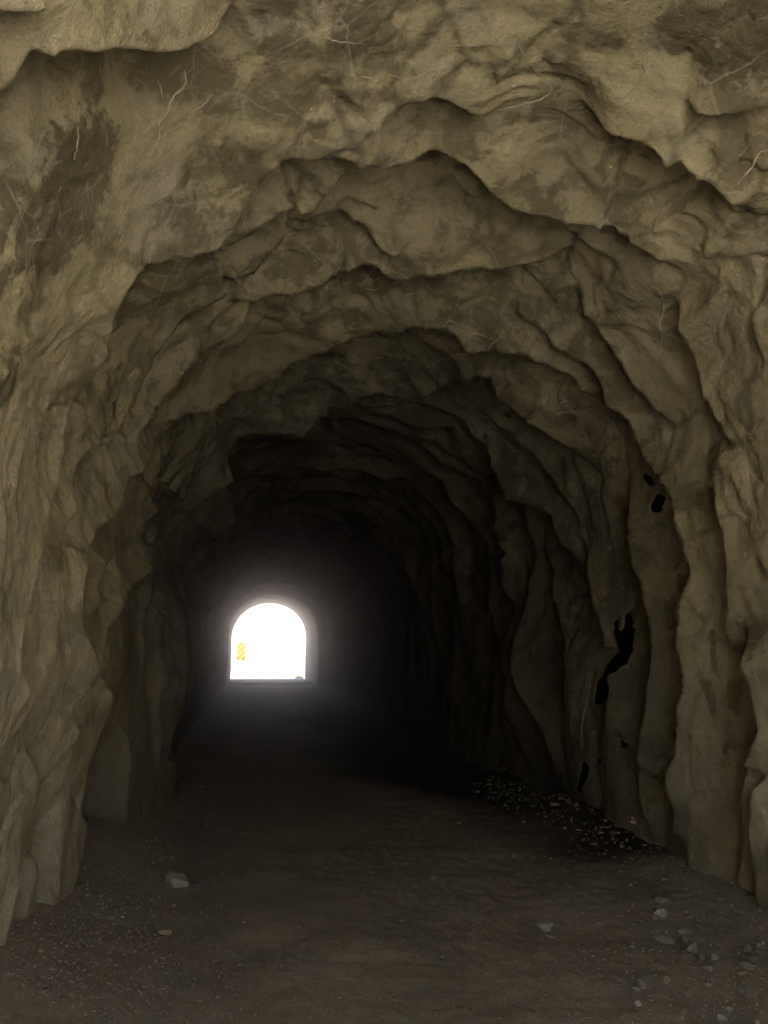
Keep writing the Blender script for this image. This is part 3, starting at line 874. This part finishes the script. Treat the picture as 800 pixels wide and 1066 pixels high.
for i in range(40):
    t = r_.random() ** 0.9
    px = 488 + 165 * t + r_.gauss(0, 10); py = 812 + 62 * t + r_.gauss(0, 10)
    stone('shard', px, py, r_.choice([4, 5, 5, 6, 7, 9, 11]), 'pale broken shard on the black debris by the right wall', 'stone', 'shards on the black debris', r_.choice([1, 1, 2]), 200 + i, r_.uniform(.3, .6), ICO1)
for i in range(34):
    px, py = r_.uniform(80, 620), r_.uniform(870, 1060)
    stone('pebble', px, py, r_.uniform(3, 5.5), 'tiny tan pebble scattered over the trodden dirt path', 'pebble', 'pebbles scattered on the path', r_.choice([0, 2, 2]), 400 + i, .7, ICO1)

# gravel: uncountable grit, one object
gv, gf = ico(1)
GVv, GFf = [], []
r2 = np.random.default_rng(21)
def grit(px, py, size):
    p = floor_point(px, py)
    if p[1] > 34 or p[1] < 2: return
    z = float(floor_z(p[0], p[1]))
    a = r2.uniform(0, 6.28)
    v = gv * (1 + 0.25 * r2.standard_normal((len(gv), 1))) * size * np.array([1, r2.uniform(.6, 1), r2.uniform(.4, .8)])
    v = np.stack([v[:, 0] * math.cos(a) - v[:, 1] * math.sin(a), v[:, 0] * math.sin(a) + v[:, 1] * math.cos(a), v[:, 2]], -1)
    o = len(GVv)
    GVv.extend(v + np.array([p[0], p[1], z + 0.006 + size * 0.15]))
    GFf.extend([[i + o for i in f] for f in gf])
for _ in range(1700): grit(r2.uniform(0, 330) * r2.uniform(.2, 1), r2.uniform(880, 1075), r2.uniform(.003, .009) * (1 + (r2.random() < .06)))
for _ in range(1000): grit(810 - 280 * r2.random() * r2.random(), r2.uniform(880, 1075), r2.uniform(.003, .009) * (1 + (r2.random() < .06)))
for _ in range(900): grit(r2.uniform(0, 800), r2.uniform(850, 1075), r2.uniform(.003, .008))
for _ in range(380):
    t = r2.random(); grit(480 + 190 * t + r2.normal(0, 14), 806 + 75 * t + r2.normal(0, 12), r2.uniform(.005, .018))
for _ in range(2200):
    yv = r2.uniform(4.6, 12)
    xv = (X_L - 0.1 + abs(r2.normal(0, .28))) if r2.random() < .5 else (X_R - 0.0 - abs(r2.normal(0, .3)))
    q = project(np.array([xv, yv, float(floor_z(xv, yv))]))
    grit(q[0], q[1], r2.uniform(.004, .014) * (1 + (r2.random() < .05)))
gravel = mesh_object('gravel', GVv, GFf, M_GRAVEL, smooth=False)
tag(gravel, 'loose gravel and grit over the dirt floor', 'gravel', kind='stuff')

# ------------------------------------------------------------------ striped marker outside the far mouth
d = ray(251.2, 678); mp = EYE + d * (43.2 / d[1])
mk = empty('hazard_marker', (mp[0], 43.2, -0.12))
tag(mk, 'yellow striped hazard marker on a post outside the bright far mouth', 'road sign')
W2, H2, T = 0.235, 0.47, 0.012
zc = mp[2] + 0.12
V, F, FM = [], [], []
def prism(poly, y0, y1, mi):
    o = len(V); n = len(poly)
    V.extend([(x, y0, z) for x, z in poly]); V.extend([(x, y1, z) for x, z in poly])
    F.append(list(range(o, o + n))[::1]); F.append(list(range(o + n, o + 2 * n))[::-1])
    for i in range(n): F.append([o + i, o + n + i, o + n + (i + 1) % n, o + (i + 1) % n])
    FM.extend([mi] * (n + 2))
prism([(-W2, zc - H2), (W2, zc - H2), (W2, zc + H2), (-W2, zc + H2)], 0, T, 0)
def clip_rect(poly):
    for ax, lim, sg in ((0, -W2 + .004, 1), (0, W2 - .004, -1), (1, zc - H2 + .004, 1), (1, zc + H2 - .004, -1)):
        outp = []
        for i in range(len(poly)):
            a, b = poly[i - 1], poly[i]
            ina, inb = sg * (a[ax] - lim) >= 0, sg * (b[ax] - lim) >= 0
            if ina != inb:
                t = (lim - a[ax]) / (b[ax] - a[ax])
                outp.append((a[0] + t * (b[0] - a[0]), a[1] + t * (b[1] - a[1])))
            if inb: outp.append(b)
        poly = outp
        if not poly: return []
    return poly
for kz in np.arange(-1.2, 1.2, 0.30):
    q = clip_rect([(-W2 - .1, zc + kz - .335), (W2 + .1, zc + kz + .335), (W2 + .1, zc + kz + .505), (-W2 - .1, zc + kz - .165)])
    if len(q) > 2: prism(q, -0.003, -0.0005, 1)
panel = mesh_object('panel', V, F, [M_YELLOW, M_STRIPE], mk, False, face_mats=FM)
V, F, FM = [], [], []
prism([(-.03, 0), (.03, 0), (.03, zc + H2 - .06), (-.03, zc + H2 - .06)], T + .002, T + .05, 0)
mesh_object('post', V, F, [M_STEEL], mk, False)

# ------------------------------------------------------------------ haze: volume added to imitate lens glow round the bright mouth
hv = [(x, y, z) for x in (-75, 77) for y in (-57, 99) for z in (-1.6, 27)]
hf = [(0, 1, 3, 2), (4, 6, 7, 5), (0, 4, 5, 1), (2, 3, 7, 6), (0, 2, 6, 4), (1, 5, 7, 3)]
mh = bpy.data.materials.new('glow_haze'); mh.use_nodes = True
nt = mh.node_tree; nt.nodes.clear()
out_n = nt.nodes.new('ShaderNodeOutputMaterial'); pvn = nt.nodes.new('ShaderNodeVolumePrincipled')
pvn.inputs['Color'].default_value = (0.98, 0.77, 0.81, 1)  # pink tint of the lens glow put into the haze colour
pvn.inputs['Density'].default_value = 0.021
pvn.inputs['Anisotropy'].default_value = 0.965
nt.links.new(pvn.outputs[0], out_n.inputs['Volume'])
haze = mesh_object('haze', hv, hf, mh, smooth=False)
tag(haze, 'thin haze added for the lens glow round the bright mouth', 'haze', kind='stuff')

# ------------------------------------------------------------------ light
SUN_EL, SUN_AZ = R(55), R(125)                 # azimuth clockwise from +Y: behind the viewer
sd = Vector((math.sin(SUN_AZ) * math.cos(SUN_EL), math.cos(SUN_AZ) * math.cos(SUN_EL), math.sin(SUN_EL)))
sl = bpy.data.lights.new('sun', 'SUN'); sl.energy = 4.6; sl.angle = R(0.5); sl.color = (1.0, 0.95, 0.86)
so = bpy.data.objects.new('sun', sl); COL.objects.link(so)
so.rotation_euler = (-sd).to_track_quat('-Z', 'Y').to_euler()
so.location = (0, -20, 40)
w = bpy.data.worlds.new('World'); SC.world = w; w.use_nodes = True
nt = w.node_tree
sky = nt.nodes.new('ShaderNodeTexSky'); sky.sky_type = 'NISHITA'; sky.sun_disc = False
sky.sun_elevation = SUN_EL; sky.sun_rotation = SUN_AZ; sky.altitude = 1500; sky.dust_density = 1.5
bg = nt.nodes['Background']; bg.inputs['Strength'].default_value = 0.14
nt.links.new(sky.outputs[0], bg.inputs['Color'])

# ------------------------------------------------------------------ camera and colour
cam = bpy.data.cameras.new('camera'); cam.sensor_fit = 'VERTICAL'; cam.sensor_height = 36.0
cam.lens = FPX / 1066 * 36.0; cam.clip_start = 0.05; cam.clip_end = 2000
cobj = bpy.data.objects.new('camera', cam); COL.objects.link(cobj)
cobj.location = EYE
cobj.rotation_euler = Vector(FWD).to_track_quat('-Z', 'Y').to_euler()
SC.camera = cobj
vs = SC.view_settings
vs.view_transform = 'Standard'; vs.look = 'None'; vs.gamma = 1.0; vs.exposure = 4.12; vs.use_curve_mapping = False
SC.cycles.use_denoising = True
SC.cycles.max_bounces = 10; SC.cycles.diffuse_bounces = 6; SC.cycles.volume_bounces = 0
